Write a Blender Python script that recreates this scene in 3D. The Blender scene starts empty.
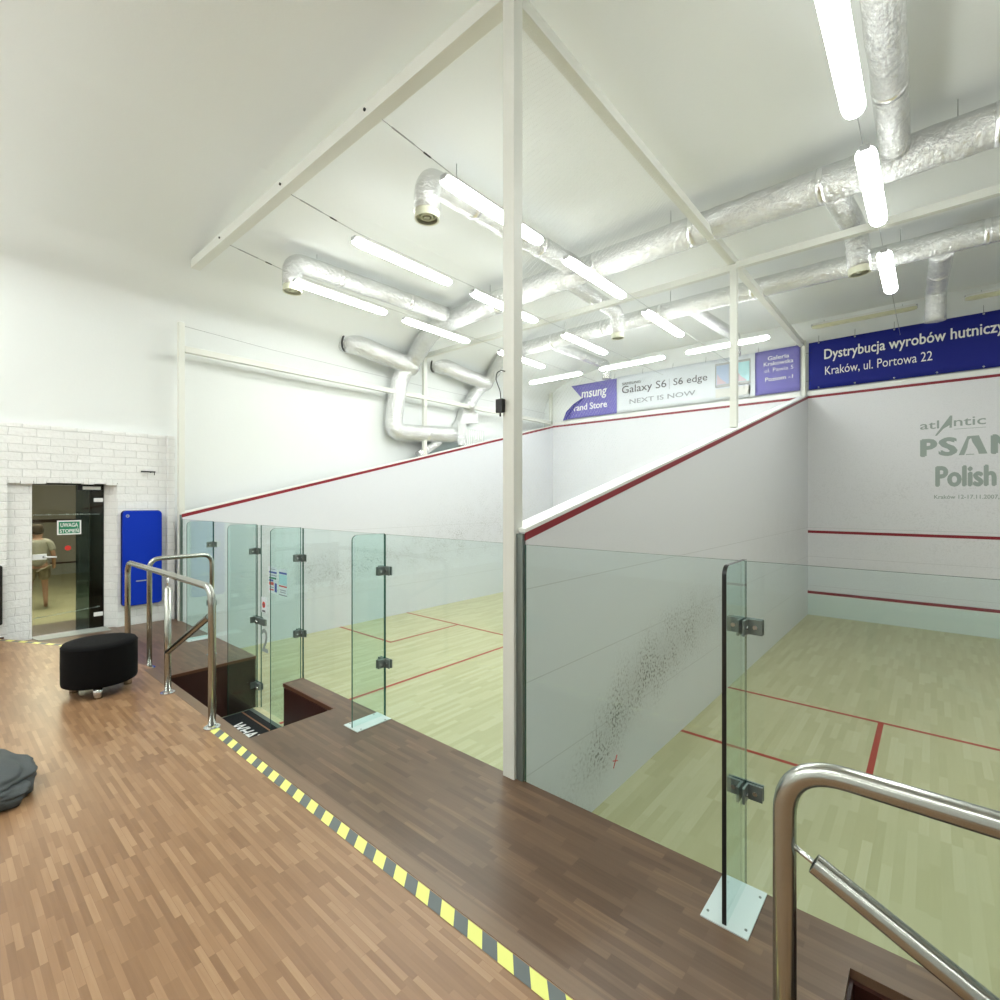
import bpy, bmesh, math, random
from mathutils import Vector, Matrix, noise
random.seed(7)
S = bpy.context.scene
COL = S.collection
V = Vector

# ------------------------------------------------------------ materials
def new_mat(name):
    m = bpy.data.materials.new(name); m.use_nodes = True
    return m, m.node_tree.nodes, m.node_tree.links, m.node_tree.nodes['Principled BSDF']
def mat(name, col, rough=.5, metal=0, spec=.5, bump=0, bscale=20, coat=0, emit=0):
    m, n, l, b = new_mat(name)
    b.inputs['Base Color'].default_value = (*col, 1)
    b.inputs['Roughness'].default_value = rough
    b.inputs['Metallic'].default_value = metal
    b.inputs['Specular IOR Level'].default_value = spec
    b.inputs['Coat Weight'].default_value = coat
    if emit:
        b.inputs['Emission Color'].default_value = (.97, 1, .962, 1)
        b.inputs['Emission Strength'].default_value = emit
    if bump:
        tc = n.new('ShaderNodeTexCoord'); nz = n.new('ShaderNodeTexNoise'); bp = n.new('ShaderNodeBump')
        nz.inputs['Scale'].default_value = bscale; nz.inputs['Detail'].default_value = 4
        bp.inputs['Strength'].default_value = bump; bp.inputs['Distance'].default_value = .02
        l.new(tc.outputs['Object'], nz.inputs['Vector']); l.new(nz.outputs['Fac'], bp.inputs['Height'])
        l.new(bp.outputs['Normal'], b.inputs['Normal'])
    return m
def ramp(n, stops):
    r = n.new('ShaderNodeValToRGB'); e = r.color_ramp.elements
    while len(e) < len(stops): e.new(.5)
    for k, (p, c) in enumerate(stops):
        e[k].position = p; e[k].color = (*c, 1)
    return r
def wood(name, stops, length, width, rough, rot=0, spec=.5, grain=.25, mortar=.0008):
    """strip parquet: brick pattern of staves, each stave its own tone, fine grain along it"""
    m, n, l, b = new_mat(name)
    tc = n.new('ShaderNodeTexCoord'); mp = n.new('ShaderNodeMapping'); mp.inputs['Rotation'].default_value = (0, 0, rot)
    l.new(tc.outputs['Object'], mp.inputs['Vector'])
    br = n.new('ShaderNodeTexBrick'); br.offset = .37; br.offset_frequency = 3; br.squash = .8; br.squash_frequency = 4
    br.inputs['Scale'].default_value = 1; br.inputs['Brick Width'].default_value = length; br.inputs['Row Height'].default_value = width
    br.inputs['Mortar Size'].default_value = mortar; br.inputs['Mortar Smooth'].default_value = .3
    br.inputs['Color1'].default_value = (0, 0, 0, 1); br.inputs['Color2'].default_value = (1, 1, 1, 1); br.inputs['Mortar'].default_value = (.25, .25, .25, 1)
    l.new(mp.outputs[0], br.inputs['Vector'])
    gm = n.new('ShaderNodeMapping'); gm.inputs['Scale'].default_value = (2.5, 45, 1); l.new(mp.outputs[0], gm.inputs['Vector'])
    gn = n.new('ShaderNodeTexNoise'); gn.inputs['Scale'].default_value = 1.5; gn.inputs['Detail'].default_value = 6; l.new(gm.outputs[0], gn.inputs['Vector'])
    ln = n.new('ShaderNodeTexNoise'); ln.inputs['Scale'].default_value = .8; ln.inputs['Detail'].default_value = 2; l.new(mp.outputs[0], ln.inputs['Vector'])
    a = n.new('ShaderNodeMath'); a.operation = 'MULTIPLY_ADD'; a.inputs[1].default_value = 1 - grain; l.new(br.outputs['Color'], a.inputs[0])
    g = n.new('ShaderNodeMath'); g.operation = 'MULTIPLY'; g.inputs[1].default_value = grain; l.new(gn.outputs['Fac'], g.inputs[0]); l.new(g.outputs[0], a.inputs[2])
    c = n.new('ShaderNodeMath'); c.operation = 'MULTIPLY_ADD'; c.inputs[1].default_value = .16; c.inputs[2].default_value = 0
    l.new(ln.outputs['Fac'], c.inputs[0])
    s = n.new('ShaderNodeMath'); s.operation = 'ADD'; l.new(a.outputs[0], s.inputs[0]); l.new(c.outputs[0], s.inputs[1])
    s2 = n.new('ShaderNodeMath'); s2.operation = 'SUBTRACT'; s2.inputs[1].default_value = .08; l.new(s.outputs[0], s2.inputs[0])
    r = ramp(n, stops); l.new(s2.outputs[0], r.inputs['Fac']); l.new(r.outputs['Color'], b.inputs['Base Color'])
    b.inputs['Roughness'].default_value = rough; b.inputs['Specular IOR Level'].default_value = spec
    bp = n.new('ShaderNodeBump'); bp.inputs['Strength'].default_value = .12; bp.inputs['Distance'].default_value = .002
    l.new(gn.outputs['Fac'], bp.inputs['Height']); l.new(bp.outputs['Normal'], b.inputs['Normal'])
    return m
def glass_mat(name, tint, gloss=.05):
    m, n, l, b = new_mat(name); n.remove(b)
    out = n['Material Output']; tr = n.new('ShaderNodeBsdfTransparent'); gl = n.new('ShaderNodeBsdfGlossy')
    tr.inputs['Color'].default_value = (*tint, 1); gl.inputs['Roughness'].default_value = .03
    fr = n.new('ShaderNodeLayerWeight'); fr.inputs['Blend'].default_value = .5; mx = n.new('ShaderNodeMixShader')
    pw = n.new('ShaderNodeMath'); pw.operation = 'POWER'; pw.inputs[1].default_value = 5; l.new(fr.outputs['Facing'], pw.inputs[0])
    mu = n.new('ShaderNodeMath'); mu.operation = 'MULTIPLY_ADD'; mu.inputs[1].default_value = .9*gloss; mu.inputs[2].default_value = .035*gloss
    l.new(pw.outputs[0], mu.inputs[0]); l.new(mu.outputs[0], mx.inputs[0]); l.new(tr.outputs[0], mx.inputs[1]); l.new(gl.outputs[0], mx.inputs[2])
    l.new(mx.outputs[0], out.inputs['Surface'])
    return m
def court_wall_mat(name, base, marks, panel=.6):
    """hard court plaster: pale panels with faint seams, tiny ball marks, denser smudges inside ellipses (cy,cz,ry,rz,slope,strength)"""
    m, n, l, b = new_mat(name)
    tc = n.new('ShaderNodeTexCoord'); sp = n.new('ShaderNodeSeparateXYZ'); l.new(tc.outputs['Object'], sp.inputs[0])
    def math_(op, a, c=None, d=None, clamp=False):
        q = n.new('ShaderNodeMath'); q.operation = op; q.use_clamp = clamp
        for i, x in enumerate((a, c, d)):
            if x is None: continue
            if isinstance(x, (int, float)): q.inputs[i].default_value = x
            else: l.new(x, q.inputs[i])
        return q.outputs[0]
    def nz(scale, detail=2):
        q = n.new('ShaderNodeTexNoise'); q.inputs['Scale'].default_value = scale; q.inputs['Detail'].default_value = detail
        l.new(tc.outputs['Object'], q.inputs['Vector']); return q.outputs['Fac']
    patch = math_('MULTIPLY', math_('SUBTRACT', nz(3.5, 3), .30), 2.6, clamp=True)
    speck = math_('MULTIPLY', math_('MULTIPLY', math_('SUBTRACT', nz(38, 7), .50), 8, clamp=True), patch)
    fine = math_('MULTIPLY', math_('SUBTRACT', nz(90, 2), .58), 8, clamp=True)
    dens = None
    for (ax, cy, cz, ry, rz, sl, st) in marks:
        yy = math_('SUBTRACT', sp.outputs[ax], cy)
        zz = math_('SUBTRACT', math_('SUBTRACT', sp.outputs['Z'], cz), math_('MULTIPLY', yy, sl))
        d = math_('ADD', math_('POWER', math_('ABSOLUTE', math_('DIVIDE', yy, ry)), 2), math_('POWER', math_('ABSOLUTE', math_('DIVIDE', zz, rz)), 2))
        e = math_('MULTIPLY', math_('POWER', 2.718, math_('MULTIPLY', d, -1)), st)
        dens = e if dens is None else math_('ADD', dens, e)
    light = math_('MULTIPLY', fine, .10)
    tot = light if dens is None else math_('ADD', light, math_('MULTIPLY', dens, math_('ADD', math_('MULTIPLY', speck, .60), .12)), clamp=True)
    mix = n.new('ShaderNodeMix'); mix.data_type = 'RGBA'; mix.inputs['A'].default_value = (*base, 1); mix.inputs['B'].default_value = (.16, .16, .15, 1)
    l.new(tot, mix.inputs['Factor'])
    # panel seams at fixed heights
    last = mix.outputs['Result']
    for h in (.62, 1.23, 1.84):
        s = math_('LESS_THAN', math_('ABSOLUTE', math_('SUBTRACT', sp.outputs['Z'], h)), .003)
        k = n.new('ShaderNodeMix'); k.data_type = 'RGBA'; k.inputs['B'].default_value = (.42, .43, .43, 1)
        l.new(math_('MULTIPLY', s, .55), k.inputs['Factor']); l.new(last, k.inputs['A']); last = k.outputs['Result']
    l.new(last, b.inputs['Base Color']); b.inputs['Roughness'].default_value = .38; b.inputs['Specular IOR Level'].default_value = .4
    return m
def brick_mat(name):
    m, n, l, b = new_mat(name)
    tc = n.new('ShaderNodeTexCoord'); sp = n.new('ShaderNodeSeparateXYZ'); cb = n.new('ShaderNodeCombineXYZ')
    l.new(tc.outputs['Object'], sp.inputs[0]); ad = n.new('ShaderNodeMath'); ad.operation = 'ADD'
    l.new(sp.outputs['X'], ad.inputs[0]); l.new(sp.outputs['Y'], ad.inputs[1]); l.new(ad.outputs[0], cb.inputs['X']); l.new(sp.outputs['Z'], cb.inputs['Y'])
    wn = n.new('ShaderNodeTexNoise'); wn.inputs['Scale'].default_value = 5; l.new(cb.outputs[0], wn.inputs['Vector'])
    wm = n.new('ShaderNodeVectorMath'); wm.operation = 'SCALE'; wm.inputs['Scale'].default_value = .03; l.new(wn.outputs['Color'], wm.inputs[0])
    wa = n.new('ShaderNodeVectorMath'); l.new(cb.outputs[0], wa.inputs[0]); l.new(wm.outputs[0], wa.inputs[1])
    br = n.new('ShaderNodeTexBrick'); br.inputs['Scale'].default_value = 1; br.inputs['Brick Width'].default_value = .27; br.inputs['Row Height'].default_value = .105
    br.inputs['Mortar Size'].default_value = .006; br.inputs['Mortar Smooth'].default_value = 1
    br.inputs['Color1'].default_value = (.87, .88, .87, 1); br.inputs['Color2'].default_value = (.83, .84, .83, 1); br.inputs['Mortar'].default_value = (.72, .73, .72, 1)
    l.new(wa.outputs[0], br.inputs['Vector']); l.new(br.outputs['Color'], b.inputs['Base Color'])
    nz = n.new('ShaderNodeTexNoise'); nz.inputs['Scale'].default_value = 22; nz.inputs['Detail'].default_value = 5; l.new(cb.outputs[0], nz.inputs['Vector'])
    ma = n.new('ShaderNodeMath'); ma.operation = 'MULTIPLY_ADD'; ma.inputs[1].default_value = -1.0; l.new(br.outputs['Fac'], ma.inputs[0]); l.new(nz.outputs['Fac'], ma.inputs[2])
    bp = n.new('ShaderNodeBump'); bp.inputs['Strength'].default_value = .55; bp.inputs['Distance'].default_value = .02
    l.new(ma.outputs[0], bp.inputs['Height']); l.new(bp.outputs['Normal'], b.inputs['Normal']); b.inputs['Roughness'].default_value = .7
    return m
def net_mat(name):
    m, n, l, b = new_mat(name)
    b.inputs['Base Color'].default_value = (.66, .67, .65, 1); b.inputs['Roughness'].default_value = .8
    tc = n.new('ShaderNodeTexCoord'); sp = n.new('ShaderNodeSeparateXYZ'); l.new(tc.outputs['Object'], sp.inputs[0])
    outs = []
    for ax, sg in (('Y', 1), ('Y', -1)):
        a = n.new('ShaderNodeMath'); a.operation = 'MULTIPLY_ADD'; a.inputs[1].default_value = sg; l.new(sp.outputs['Y'], a.inputs[0]); l.new(sp.outputs['Z'], a.inputs[2])
        f = n.new('ShaderNodeMath'); f.operation = 'PINGPONG'; f.inputs[1].default_value = .02; l.new(a.outputs[0], f.inputs[0])
        t = n.new('ShaderNodeMath'); t.operation = 'LESS_THAN'; t.inputs[1].default_value = .0008; l.new(f.outputs[0], t.inputs[0]); outs.append(t)
    mx = n.new('ShaderNodeMath'); mx.operation = 'MAXIMUM'; l.new(outs[0].outputs[0], mx.inputs[0]); l.new(outs[1].outputs[0], mx.inputs[1])
    l.new(mx.outputs[0], b.inputs['Alpha'])
    return m
def foil_mat(name, beige=0.0):
    m, n, l, b = new_mat(name)
    tc = n.new('ShaderNodeTexCoord'); nz = n.new('ShaderNodeTexNoise'); nz.inputs['Scale'].default_value = 16; nz.inputs['Detail'].default_value = 6; nz.inputs['Roughness'].default_value = .62
    nz.inputs['Distortion'].default_value = .8
    l.new(tc.outputs['Object'], nz.inputs['Vector'])
    bp = n.new('ShaderNodeBump'); bp.inputs['Strength'].default_value = .9; bp.inputs['Distance'].default_value = .045
    l.new(nz.outputs['Fac'], bp.inputs['Height']); l.new(bp.outputs['Normal'], b.inputs['Normal'])
    b.inputs['Base Color'].default_value = (.80, .81, .81, 1); b.inputs['Metallic'].default_value = .92; b.inputs['Roughness'].default_value = .27
    return m
def brushed(name, col=(.44, .455, .42), rough=.23):
    m, n, l, b = new_mat(name)
    b.inputs['Roughness'].default_value = rough
    b.inputs['Base Color'].default_value = (*col, 1); b.inputs['Metallic'].default_value = 1
    return m

WHITE = (.80, .81, .785)
M = dict(
    plaster=mat('white_plaster', (.80, .83, .822), .8, bump=.05, bscale=30),
    ceil=mat('ceiling_paint', (.82, .82, .79), .85, bump=.06, bscale=25),
    brick=brick_mat('white_painted_brick'),
    frame=mat('frame_paint', (.72, .735, .68), .4),
    cap=mat('cap_white', (.84, .86, .83), .4),
    red=mat('red_line', (.24, .006, .018), .45),
    floorred=mat('court_red_paint', (.40, .035, .015), .4),
    tin=mat('tin_board', (.70, .79, .76), .45),
    side=court_wall_mat('side_wall_plaster', (.745, .76, .785), [('Y', 1.15, .50, .66, .27, .55, 1.15), ('Y', 1.95, .82, .9, .32, .22, 1.35), ('Y', 2.9, .98, .85, .30, .12, 1.1), ('Y', 4.0, 1.2, 1.5, .35, .05, .45), ('Y', 7.9, 1.6, 1.9, .9, 0, .42)]),
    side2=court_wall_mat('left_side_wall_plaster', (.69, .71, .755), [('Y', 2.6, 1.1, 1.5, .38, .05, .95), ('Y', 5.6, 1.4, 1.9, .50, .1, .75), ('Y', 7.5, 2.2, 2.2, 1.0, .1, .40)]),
    front=court_wall_mat('front_wall_plaster', (.77, .775, .80), [('X', 3.0, 2.2, 3.2, 1.3, 0, .26)]),
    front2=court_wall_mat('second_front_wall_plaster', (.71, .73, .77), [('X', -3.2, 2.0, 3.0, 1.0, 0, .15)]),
    park=wood('merbau_parquet', [(0, (.185, .095, .045)), (.3, (.25, .138, .068)), (.62, (.31, .178, .092)), (.88, (.38, .235, .128)), (.95, (.62, .46, .26)), (1, (.80, .64, .40))], .21, .024, .36, 0, .5, .36),
    parkd=wood('merbau_dark_parquet', [(0, (.08, .043, .024)), (.35, (.118, .066, .038)), (.7, (.155, .09, .053)), (1, (.27, .165, .095))], .32, .038, .34, 0, .5, .45),
    maple=wood('court_maple', [(0, (.46, .43, .24)), (.35, (.505, .475, .275)), (.7, (.55, .525, .32)), (1, (.60, .58, .38))], .55, .06, .34, math.pi/2, .4, .3, .0006),
    mahog=mat('dark_red_wood', (.045, .013, .009), .4, bump=.05, bscale=40),
    glass=glass_mat('green_tinted_glass', (.93, .975, .965), .9),
    finglass=glass_mat('fin_glass', (.89, .97, .955), .9),
    gedge=mat('glass_edge', (.02, .10, .075), .2, spec=.8),
    dkedge=mat('black_glass_edge', (.004, .006, .006), .3),
    smoke=glass_mat('smoked_door_glass', (.68, .66, .57), 1.0),
    steel=brushed('brushed_steel'),
    chrome=mat('chrome', (.75, .76, .76), .12, 1),
    clamp=mat('clamp_steel', (.22, .26, .25), .38, .7),
    plate=mat('satin_aluminium_plate', (.66, .74, .74), .42, .35),
    foil=foil_mat('aluminium_foil'),
    tape=mat('foil_tape_band', (.86, .86, .86), .18, 1, bump=.3, bscale=60),
    nozzle=mat('nozzle_enamel', (.66, .67, .52), .45),
    nozz_in=mat('diffuser_cone', (.30, .31, .20), .5),
    lamp=mat('lit_diffuser', (.9, .9, .9), .4, emit=17),
    unlit=mat('unlit_diffuser', (.60, .60, .42), .35),
    upglow=mat('lamp_upper_glow', (.8, .8, .8), .5, emit=3.2),  # weak glow added on the upper shell to brighten the ceiling
    lampcap=mat('lamp_end_cap', (.45, .46, .47), .5),
    housing=mat('lamp_housing', (.72, .73, .70), .5),
    wire=mat('steel_wire', (.35, .36, .36), .4, .6),
    black=mat('black_plastic', (.008, .008, .009), .45),
    fabric=mat('black_upholstery', (.005, .005, .0055), .9, spec=.15, bump=.15, bscale=220),
    yellow=mat('yellow_tape', (.78, .80, .22), .5),
    grey=mat('grey_tape', (.12, .14, .14), .5),
    matpile=mat('black_doormat', (.005, .006, .008), .95, bump=.4, bscale=300),
    white=mat('white_print', (.85, .86, .86), .5),
    whitepl=mat('white_plastic', (.82, .83, .83), .35),
    orange=mat('brown_stripe', (.22, .10, .05), .7),
    blue=mat('blue_mat_foam', (.004, .035, .46), .7, spec=.15, bump=.08, bscale=60),
    navy=mat('navy_mat_edge', (.004, .01, .09), .6),
    navyb=mat('blue_banner_vinyl', (.013, .020, .215), .6, spec=.2, bump=.3, bscale=1.7),
    purple=mat('purple_banner_vinyl', (.19, .175, .52), .6, spec=.2, bump=.35, bscale=2.2),
    purdark=mat('purple_banner_fold', (.05, .045, .28), .42),
    paleb=mat('pale_banner_vinyl', (.72, .77, .82), .42, bump=.15, bscale=1.5),
    ink=mat('dark_print', (.10, .10, .12), .5),
    lightink=mat('light_grey_print', (.33, .36, .40), .5),
    sage=mat('sage_print', (.33, .385, .36), .5),
    green=mat('sign_green', (.01, .22, .11), .4),
    redp=mat('red_print', (.62, .03, .02), .4),
    bluep=mat('blue_print', (.02, .06, .35), .4),
    bag=mat('grey_nylon', (.055, .066, .070), .55, bump=.12, bscale=150),
    bagdark=mat('black_zip', (.008, .009, .01), .6),
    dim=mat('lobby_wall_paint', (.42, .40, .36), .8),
    dimd=mat('lobby_dark_panel', (.045, .055, .065), .5),
    dimb=mat('lobby_black_panel', (.004, .004, .005), .5),
    lobfloor=mat('lobby_floor_boards', (.42, .42, .27), .5),
    skin=mat('skin', (.45, .27, .19), .6),
    shirt=mat('pale_shirt', (.36, .36, .31), .8),
    shorts=mat('khaki_shorts', (.24, .21, .15), .8),
    hair=mat('brown_hair', (.05, .035, .02), .7),
    vent=mat('vent_grille', (.66, .70, .68), .4),
    net=net_mat('ball_netting'),
    screen=mat('phone_screen', (.45, .55, .72), .3),
    screen2=mat('phone_screen_warm', (.62, .50, .56), .3),
    screen3=mat('phone_screen_teal', (.42, .70, .75), .3),
    thresh=mat('grey_threshold', (.36, .38, .35), .6),
)

# ------------------------------------------------------------ geometry helpers
def root_loc(p):
    while p.parent: p = p.parent
    return p.location.copy()
class MB:
    """collects shapes into one mesh"""
    def __init__(self): self.v = []; self.f = []; self.sm = []
    def add(self, vs, fs, smooth=False):
        o = len(self.v); self.v += [tuple(a) for a in vs]
        for f in fs: self.f.append(tuple(i + o for i in f)); self.sm.append(smooth)
        return self
    def box(self, x0, x1, y0, y1, z0, z1):
        vs = [(x, y, z) for z in (z0, z1) for y in (y0, y1) for x in (x0, x1)]
        return self.add(vs, [(0, 2, 3, 1), (4, 5, 7, 6), (0, 1, 5, 4), (2, 6, 7, 3), (0, 4, 6, 2), (1, 3, 7, 5)])
    def prism(self, poly, axis, a, b):
        """poly: 2-D outline, extruded along axis from a to b"""
        n = len(poly); vs = []
        for t in (a, b):
            for p, q in poly:
                vs.append({'x': (t, p, q), 'y': (p, t, q), 'z': (p, q, t)}[axis])
        fs = [tuple(range(n))[::-1], tuple(range(n, 2*n))] + [(i, (i+1) % n, n+(i+1) % n, n+i) for i in range(n)]
        return self.add(vs, fs)
    def tube(self, pts, r, seg=16, caps=True, wob=0, ws=9, corner=0, csteps=6, smooth=True):
        P = [V(p) for p in pts]
        if corner:
            Q = [P[0]]
            for i in range(1, len(P)-1):
                a, b, c = P[i-1], P[i], P[i+1]; d1 = (a-b); d2 = (c-b)
                k = min(corner, d1.length*.49, d2.length*.49); s = b + d1.normalized()*k; e = b + d2.normalized()*k
                for j in range(csteps+1):
                    t = j/csteps; Q.append(s*(1-t)**2 + b*2*t*(1-t) + e*t*t)
            Q.append(P[-1]); P = Q
        if wob:
            Q = [P[0]]
            for a, b in zip(P, P[1:]):
                k = max(1, int((b-a).length/.10))
                Q += [a.lerp(b, (j+1)/k) for j in range(k)]
            P = Q
        vs = []; n = len(P); up = V((0, 0, 1)); prev = None
        for i, p in enumerate(P):
            d = (P[min(i+1, n-1)] - P[max(i-1, 0)]).normalized()
            if prev is None:
                u = d.cross(up) if abs(d.z) < .9 else d.cross(V((0, 1, 0)))
            else: u = prev - d*prev.dot(d)
            u.normalize(); prev = u; w = d.cross(u)
            for k in range(seg):
                a = 2*math.pi*k/seg; dr = u*math.cos(a) + w*math.sin(a); rr = r
                if wob: rr = r*(1 + wob*noise.noise((p + dr*r)*ws) + wob*.5*noise.noise((p + dr*r)*ws*2.7))
                vs.append(p + dr*rr)
        fs = [(i*seg+k, i*seg+(k+1) % seg, (i+1)*seg+(k+1) % seg, (i+1)*seg+k) for i in range(n-1) for k in range(seg)]
        self.add(vs, fs, smooth)
        if caps:
            o = len(self.v) - len(vs)
            self.f.append(tuple(o+k for k in range(seg))[::-1]); self.sm.append(False)
            self.f.append(tuple(o+(n-1)*seg+k for k in range(seg))); self.sm.append(False)
        return self
    def ring(self, c, d, r0, r1, t, seg=24):
        """flat washer, centre c, axis d, from r0 to r1, thickness t"""
        c = V(c); d = V(d).normalized(); u = d.orthogonal().normalized(); w = d.cross(u); vs = []
        for h, rr in ((0, r0), (0, r1), (t, r1), (t, r0)):
            for k in range(seg):
                a = 2*math.pi*k/seg; vs.append(c + d*h + (u*math.cos(a)+w*math.sin(a))*rr)
        fs = [(q*seg+k, q*seg+(k+1) % seg, ((q+1) % 4)*seg+(k+1) % seg, ((q+1) % 4)*seg+k) for q in range(4) for k in range(seg)]
        return self.add(vs, fs)
    def build(self, name, material, parent=None, bevel=0, loc=None):
        me = bpy.data.meshes.new(name)
        vs = self.v
        off = root_loc(parent) if parent else V((0, 0, 0))
        me.from_pydata([tuple(V(a)-off) for a in vs], [], self.f); me.update()
        for p, s in zip(me.polygons, self.sm): p.use_smooth = s
        bm = bmesh.new(); bm.from_mesh(me)
        if bevel:
            es = [e for e in bm.edges if len(e.link_faces) == 2 and e.calc_face_angle(0) > .6]
            bmesh.ops.bevel(bm, geom=es, offset=bevel, segments=2, affect='EDGES', profile=.6)
        bmesh.ops.recalc_face_normals(bm, faces=bm.faces)
        bm.to_mesh(me); bm.free()
        o = bpy.data.objects.new(name, me); COL.objects.link(o)
        me.materials.append(M[material] if isinstance(material, str) else material)
        if parent: o.parent = parent
        return o
def tag(o, label=None, cat=None, group=None, kind=None):
    for k, v in (('label', label), ('category', cat), ('group', group), ('kind', kind)):
        if v: o[k] = v
    return o
def thing(name, loc, label, cat, group=None):
    o = bpy.data.objects.new(name, None); COL.objects.link(o); o.location = loc; o.empty_display_size = .1
    return tag(o, label, cat, group)
def struct(o): o['kind'] = 'structure'; return o
def copy_tree(o, parent=None, delta=None):
    c = o.copy(); COL.objects.link(c)
    if parent: c.parent = parent
    if delta is not None: c.location = o.location + V(delta)
    for ch in [x for x in bpy.data.objects if x.parent == o]: copy_tree(ch, c)
    return c
def text(name, body, org, xd, ud, w, h, material, parent, bold=0, nrm=.0015, shear=0, thick=.001):
    """lettering as a thin mesh fitted into a w x h box whose lower left corner is org"""
    cu = bpy.data.curves.new(name, 'FONT'); cu.body = body; cu.offset = 0; cu.size = 1; cu.resolution_u = 3; cu.shear = shear
    t = bpy.data.objects.new(name, cu); COL.objects.link(t)
    dg = bpy.context.evaluated_depsgraph_get(); dg.update()
    me = bpy.data.meshes.new_from_object(t.evaluated_get(dg)); bpy.data.objects.remove(t)
    xs = [v.co.x for v in me.vertices]; ys = [v.co.y for v in me.vertices]
    x0, x1, y0, y1 = min(xs), max(xs), min(ys), max(ys); bold = bold*.8; xd = V(xd).normalized(); ud = V(ud).normalized(); nn = xd.cross(ud)
    bm = bmesh.new(); bm.from_mesh(me); off = root_loc(parent) if parent else V((0, 0, 0))
    if bold:
        src = list(bm.verts) + list(bm.edges) + list(bm.faces)
        for k, (dx, dy) in enumerate(((bold, 0), (-bold, 0), (0, bold*.7), (0, -bold*.7), (bold*.6, bold*.5), (-bold*.6, -bold*.5))):
            g_ = bmesh.ops.duplicate(bm, geom=src)['geom']
            for v in g_:
                if isinstance(v, bmesh.types.BMVert): v.co.x += dx; v.co.y += dy; v.co.z += .02*(k+1)
        xs = [v.co.x for v in bm.verts]; ys = [v.co.y for v in bm.verts]; x0, x1, y0, y1 = min(xs), max(xs), min(ys), max(ys)
    for v in bm.verts:
        zz_ = v.co.z*.006
        v.co = nn*zz_ + V(org) - off + xd*((v.co.x-x0)/(x1-x0)*w) + ud*((v.co.y-y0)/(y1-y0)*h) + nn*nrm
    bm.to_mesh(me); bm.free(); me.materials.clear(); me.materials.append(M[material])
    o = bpy.data.objects.new(name, me); COL.objects.link(o)
    if parent: o.parent = parent
    return o
def flat(name, x0, x1, z0, z1, y, material, parent, t=.002):
    return MB().box(x0, x1, y-t, y, z0, z1).build(name, material, parent)

# ------------------------------------------------------------ setting: shell
XW = -6.9; ZC = 6.22; YF = 9.75; XR = 8.5; YB = -7.5; ZP = .60; ZN = .75; W = 6.4; T = .147; XL = -(T+W)
# left wall with the cove that rolls into the ceiling
prof = [(-6.9, 0), (-6.9, 4.9), (-6.88, 5.12), (-6.80, 5.34), (-6.64, 5.54), (-6.38, 5.71), (-6.0, 5.86), (-5.5, 5.99), (-4.9, 6.10), (-4.3, 6.18), (-3.8, ZC)]
def cove(y0, y1, name, zlo=0.0):
    vs = []; pr = [(x, max(z, zlo)) for x, z in prof]
    out = [(-3.8, ZC+.2), (-7.1, ZC+.2), (-7.1, zlo)]
    loop = pr + out; n = len(loop)
    for y in (y0, y1): vs += [(x, y, z) for x, z in loop]
    mb = MB(); k = len(pr)-1
    mb.add(vs, [(i, i+1, n+i+1, n+i) for i in range(k)], True); o_ = len(mb.v)
    mb.add(vs, [(i, (i+1) % n, n+(i+1) % n, n+i) for i in range(k, n)])
    return mb
c = cove(.0, YF+.25, 'wall_left'); struct(c.build('wall_left', 'plaster'))
c = cove(YB, .0, 'wall_left', 3.34); struct(c.build('wall_left_upper', 'plaster'))
struct(MB().box(-3.8, XR, YB, YF+.25, ZC, ZC+.15).build('ceiling', 'plaster'))
struct(MB().box(XR, XR+.2, YB, YF+.25, 0, ZC).build('wall_right', 'plaster'))
struct(MB().box(XW-.2, XR, YB-.2, YB, 0, ZC+.2).build('wall_back', 'plaster'))
struct(MB().box(XW, XR, YF+.03, YF+.25, 0, ZC+.1).build('wall_front', 'plaster'))
# brick wall around the lobby door: outer skin x=-6.83, door set back in a splayed opening
b = MB()
DY0, DY1, DZ = -1.83, -.694, 2.665
b.box(-6.99, -6.83, YB, DY0, .3, 3.40)                    # left of the opening
b.box(-6.99, -6.83, DY1, .0, .3, 3.40)                    # right of it
b.box(-6.99, -6.83, DY0, DY1, DZ, 3.40)                   # lintel
b.prism([(-6.83, DY1), (-6.99, -.826), (-6.99, DY1)], 'z', .3, DZ)   # splayed right jamb
b.box(-6.99, -6.90, DY0, -1.593, .3, DZ)                  # pier set back beside the door
struct(b.build('wall_brick', 'brick'))
b = MB(); b.box(-6.83, -6.76, -.10, .0, ZP, 3.40)
struct(b.build('wall_pilaster', 'brick', bevel=.01))
# loose brick courses that break the straight outline of the lintel
b = MB()
for k in range(9):
    y = -1.83 + k*.125; hh = random.uniform(.015, .045)
    b.box(-6.99, -6.828+random.uniform(0, .008), y, y+.118, DZ-hh, DZ+.06)
for k in range(19):
    z = ZP + k*.108; b.prism([(-6.829+random.uniform(0, .006), DY1+.03), (-6.826, DY1-random.uniform(.0, .02)), (-6.9, DY1-.06), (-6.9, DY1+.03)], 'z', z, z+.10)
struct(b.build('trim_1', 'brick'))

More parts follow.
